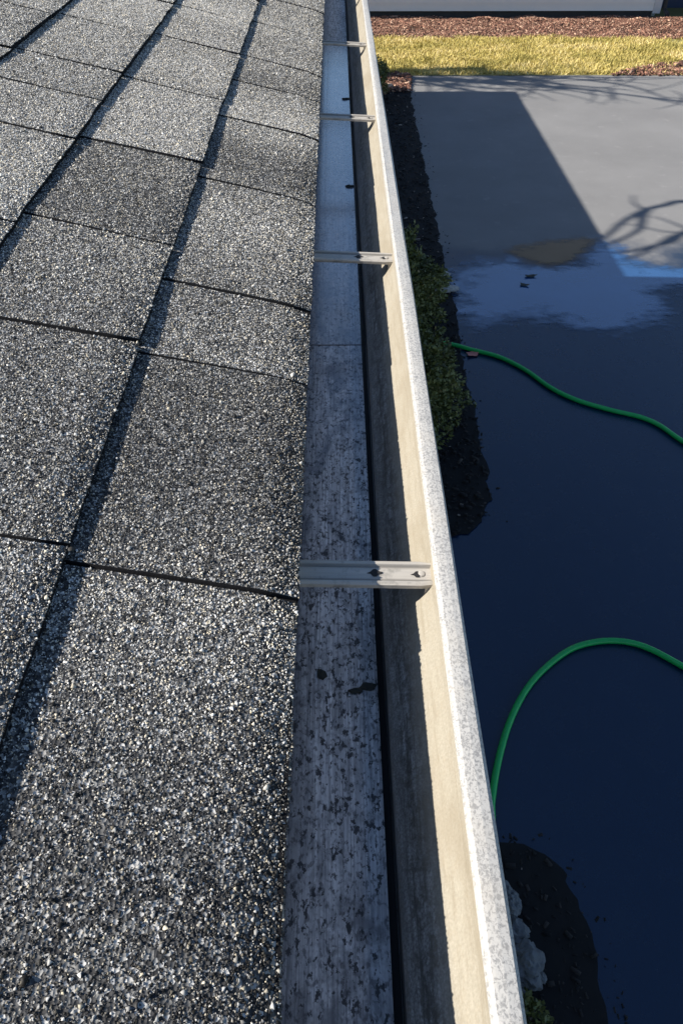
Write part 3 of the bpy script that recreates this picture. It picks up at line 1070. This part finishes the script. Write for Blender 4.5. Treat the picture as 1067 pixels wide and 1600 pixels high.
shrub(.19, 5.10, .53, .64, .70, 46000, 'dark green evergreen shrub behind the hose end, nearer the puddle', 3)
shrub(.20, 4.00, .54, .74, .72, 52000, 'dark green evergreen shrub where the bed curves round, nearer the camera', 8)
shrub(.42, 11.0, .28, .35, .45, 5000, 'small olive green shrub at the far end of the house bed', 21)
shrub(.60, .60, .10, .10, .12, 1500, 'little dark leafy plant just below the pale rocks', 33, .02)

# pale rocks by the near bed, flat stones by the shrub, loose leaves
def rock(loc, size, seed, label, mat, group, flat=.8, stretch=(1, 1)):
    bm = bmesh.new()
    bmesh.ops.create_icosphere(bm, subdivisions=4, radius=1)
    for v in bm.verts:
        d = 1 + .34 * noise.noise(v.co * 1.3 + Vector((seed, 0, 0))) + .2 * noise.noise(v.co * 3.1 + Vector((seed, 3, 0))) + .16 * noise.noise(v.co * 6 + Vector((seed, 9, 0))) + .10 * abs(noise.noise(v.co * 14 + Vector((seed, 1, 0))))
        v.co = Vector((v.co.x * d * size * stretch[0], v.co.y * d * size * stretch[1], max(-.5, v.co.z) * d * size * flat))
    o = obj('rock' if group == 'pale rocks in the near bed' else 'flat_stone', bm, mat)
    o.location = loc
    return tag(o, label, 'rock' if mat is M['rock'] else 'stone', group)


rock((.605, .985, .06), .062, 2, 'upright pale rock, farthest up the pile in the near bed', M['rock'], 'pale rocks in the near bed', 1.2, (.75, .95))
rock((.615, .885, .04), .058, 12, 'middle pale rock of the pile in the near bed', M['rock'], 'pale rocks in the near bed', .8)
rock((.640, .79, .05), .068, 22, 'largest lumpy pale rock in the near bed', M['rock'], 'pale rocks in the near bed', .85)
rock((.575, .71, .04), .058, 32, 'pale rock nearest the little leafy plant', M['rock'], 'pale rocks in the near bed', .8)
rock((.695, .755, .03), .017, 42, 'small pale pebble at the right of the largest rock', M['rock'], 'pale rocks in the near bed', .9)
rock((.87, 5.95, .03), .06, 51, 'flat pale stone beside the shrub, the farther one', M['stone'], 'flat stones beside the shrub', .35, (1.3, .7))
rock((.90, 5.69, .03), .07, 61, 'flat pale stone beside the shrub, the nearer one by the puddle', M['stone'], 'flat stones beside the shrub', .35, (1.3, .7))
leaf((.985, 4.745, .012), .055, M['leafred'], 'pinkish fallen leaf lying under the upper hose', .3, .15, 13, 5, .7)
leaf((1.631, 5.945, .012), .06, M['leafdark'], 'dark leaf floating in the puddle, upper one of two', .1, .2, 31, 5, .5)
leaf((1.55, 5.79, .012), .045, M['leafdark'], 'dark leaf floating in the puddle, lower one of two', -.3, .2, 35, 3, .6)

# ------------------------------------------------------------------ neighbour house
nb = empty('neighbor_house', (2.5, 15.7, 0))
tag(nb, 'neighbour house with pale lap siding beyond the grass', 'house')


def npar(o):
    o.parent = nb
    o.matrix_parent_inverse = Matrix.Translation(-Vector(nb.location))
    return o


def siding_y(name, x0, x1, y, z0, z1, course, mat):
    bm = bmesh.new()
    n = int(round((z1 - z0) / course))
    for i in range(n):
        a = z0 + i * course; b = a + course
        v = [bm.verts.new(p) for p in ((x0, y - .016, a), (x1, y - .016, a), (x1, y - .002, b), (x0, y - .002, b), (x0, y + .1, a), (x1, y + .1, a), (x1, y + .1, b), (x0, y + .1, b))]
        for q in ((0, 1, 2, 3), (7, 6, 5, 4), (0, 4, 5, 1), (3, 2, 6, 7), (0, 3, 7, 4), (1, 5, 6, 2)):
            bm.faces.new([v[k] for k in q])
    return npar(obj(name, bm, mat))


siding_y('wall', -6, 5.60, 15.72, .10, 2.63, .115, M['siding'])
bm = bmesh.new(); box(bm, -6, 5.60, 15.745, 15.9, -.02, .10)
npar(obj('foundation', bm, M['found']))
bm = bmesh.new(); box(bm, 5.60, 5.73, 15.69, 15.84, .06, 2.63, .004)
npar(obj('corner_board', bm, M['trim']))
bm = bmesh.new(); box(bm, -6, 5.72, 15.9, 21, -.02, 2.63)
npar(obj('wall', bm, M['siding']))
bm = bmesh.new(); box(bm, 5.72, 9.5, 16.6, 21, -.02, 2.63)
npar(obj('recessed_wall', bm, M['navy']))  # navy colour stands in for the shade of the recess
bm = bmesh.new()
tube(bm, [(5.82, 15.78, 2.6), (5.82, 15.78, .12), (5.84, 15.6, .06)], .04, 8)
npar(obj('downspout', bm, M['found']))
bm = bmesh.new()
pr = [(15.2, 2.6), (15.2, 2.72), (18.4, 4.4), (21.6, 2.72), (21.6, 2.6)]
A = [bm.verts.new((-6.4, y, z)) for y, z in pr]; B = [bm.verts.new((9.9, y, z)) for y, z in pr]
bm.faces.new(A); bm.faces.new(B[::-1])
for i in range(5): bm.faces.new((A[i], A[(i + 1) % 5], B[(i + 1) % 5], B[i]))
npar(obj('roof', bm, M['shingle']))

# ------------------------------------------------------------------ bare trees whose branches throw the shadows on the driveway
KX, KY = 1.25, .10


def lift(x, y, z):
    """the point at height z whose sun ray meets the ground at (x, y)"""
    return Vector((x - KX * z, y - KY * z, z))


def bare_tree(x, y, label, limbs, seed, n_random, zr, yr, xr):
    root = empty('bare_tree', (x, y, 0))
    tag(root, label, 'tree', None)
    random.seed(seed)
    o3 = Vector((x, y, 0))
    bm = bmesh.new()
    trunk = smooth_path([(0, 0, -.1), (.05, .03, 1.6), (-.05, .1, 3.2), (.1, .0, 4.6), (.1, .05, 6.0)], 6)
    tube(bm, trunk, list(np.linspace(.16, .07, len(trunk))), 10)
    obj('trunk', bm, M['bark'], root, True)
    bm = bmesh.new()
    for pts, r0, r1 in limbs:
        P = smooth_path([p - o3 for p in pts], 6)
        tube(bm, P, list(np.linspace(r0, r1, len(P))), 7)
    for i in range(n_random):
        t = random.uniform(.5, 1)
        a = trunk[int(t * (len(trunk) - 1))]
        tip = lift(random.uniform(*xr), random.uniform(*yr), random.uniform(*zr)) - o3
        mid = a.lerp(tip, .5) + Vector((random.uniform(-.3, .3), random.uniform(-.3, .3), random.uniform(0, .4)))
        P = smooth_path([a, mid, tip], 7)
        tube(bm, P, list(np.linspace(.045, .012, len(P))), 6)
        for k in range(5):
            b = P[random.randint(5, len(P) - 1)]
            e = b + Vector((random.uniform(-.7, .7), random.uniform(-.8, .8), random.uniform(-.1, .6)))
            tube(bm, smooth_path([b, b.lerp(e, .5) + Vector((0, 0, .06)), e], 4), list(np.linspace(.016, .006, 9)), 5)
    obj('crown', bm, M['bark'], root)


z = 5.2
fork = Vector((-5.6, 4.5, 7.4))
limbs = [
    ([Vector((-5.5, 4.55, 6.0)), fork, lift(4.15, 6.5, 6.8), lift(3.85, 7.35, 6.0), lift(3.45, 7.53, 5.4), lift(3.254, 7.45, z), lift(3.0, 7.32, z - .1), lift(2.738, 7.075, z), lift(2.55, 6.83, z), lift(2.36, 6.62, z), lift(1.9, 6.2, z)], .054, .016),
    ([lift(3.05, 7.36, z), lift(2.95, 7.2, z), lift(2.90, 7.05, z), lift(2.82, 6.88, z), lift(2.68, 6.74, z), lift(2.5, 6.6, z), lift(2.33, 6.52, z), lift(1.9, 6.3, z)], .036, .011),
    ([fork, lift(4.1, 6.6, 6.6), lift(3.75, 7.0, 5.8), lift(3.45, 6.96, z + .1), lift(3.204, 6.80, z), lift(3.05, 6.62, z), lift(2.845, 6.53, z), lift(2.65, 6.44, z), lift(2.465, 6.39, z), lift(2.0, 6.2, z)], .044, .014),
    ([lift(3.4, 6.95, z), lift(3.25, 6.80, z), lift(3.10, 6.74, z), lift(2.943, 6.60, z), lift(2.75, 6.42, z), lift(2.59, 6.31, z), lift(2.2, 6.1, z)], .033, .011),
    ([lift(3.204, 6.80, z), lift(3.0, 6.85, z), lift(2.8, 6.98, z + .1), lift(2.6, 7.0, z + .2)], .016, .006),
    ([lift(3.3, 6.86, z), lift(3.12, 7.1, z), lift(2.98, 7.2, z)], .016, .006),
    ([lift(3.0, 7.32, z), lift(2.95, 7.5, z + .2), lift(3.0, 7.7, z + .4)], .018, .006),
]
bare_tree(-5.6, 4.5, 'bare tree behind the house, its limbs shadowing the sunlit driveway by the puddle', limbs, 4, 0, (5, 6), (6.5, 8), (2, 4))
bare_tree(-5.4, 11.7, 'bare tree past the house end, its twigs shadowing the far driveway edge', [], 9, 26, (4.6, 6.6), (10.7, 11.95), (1.2, 4.6))
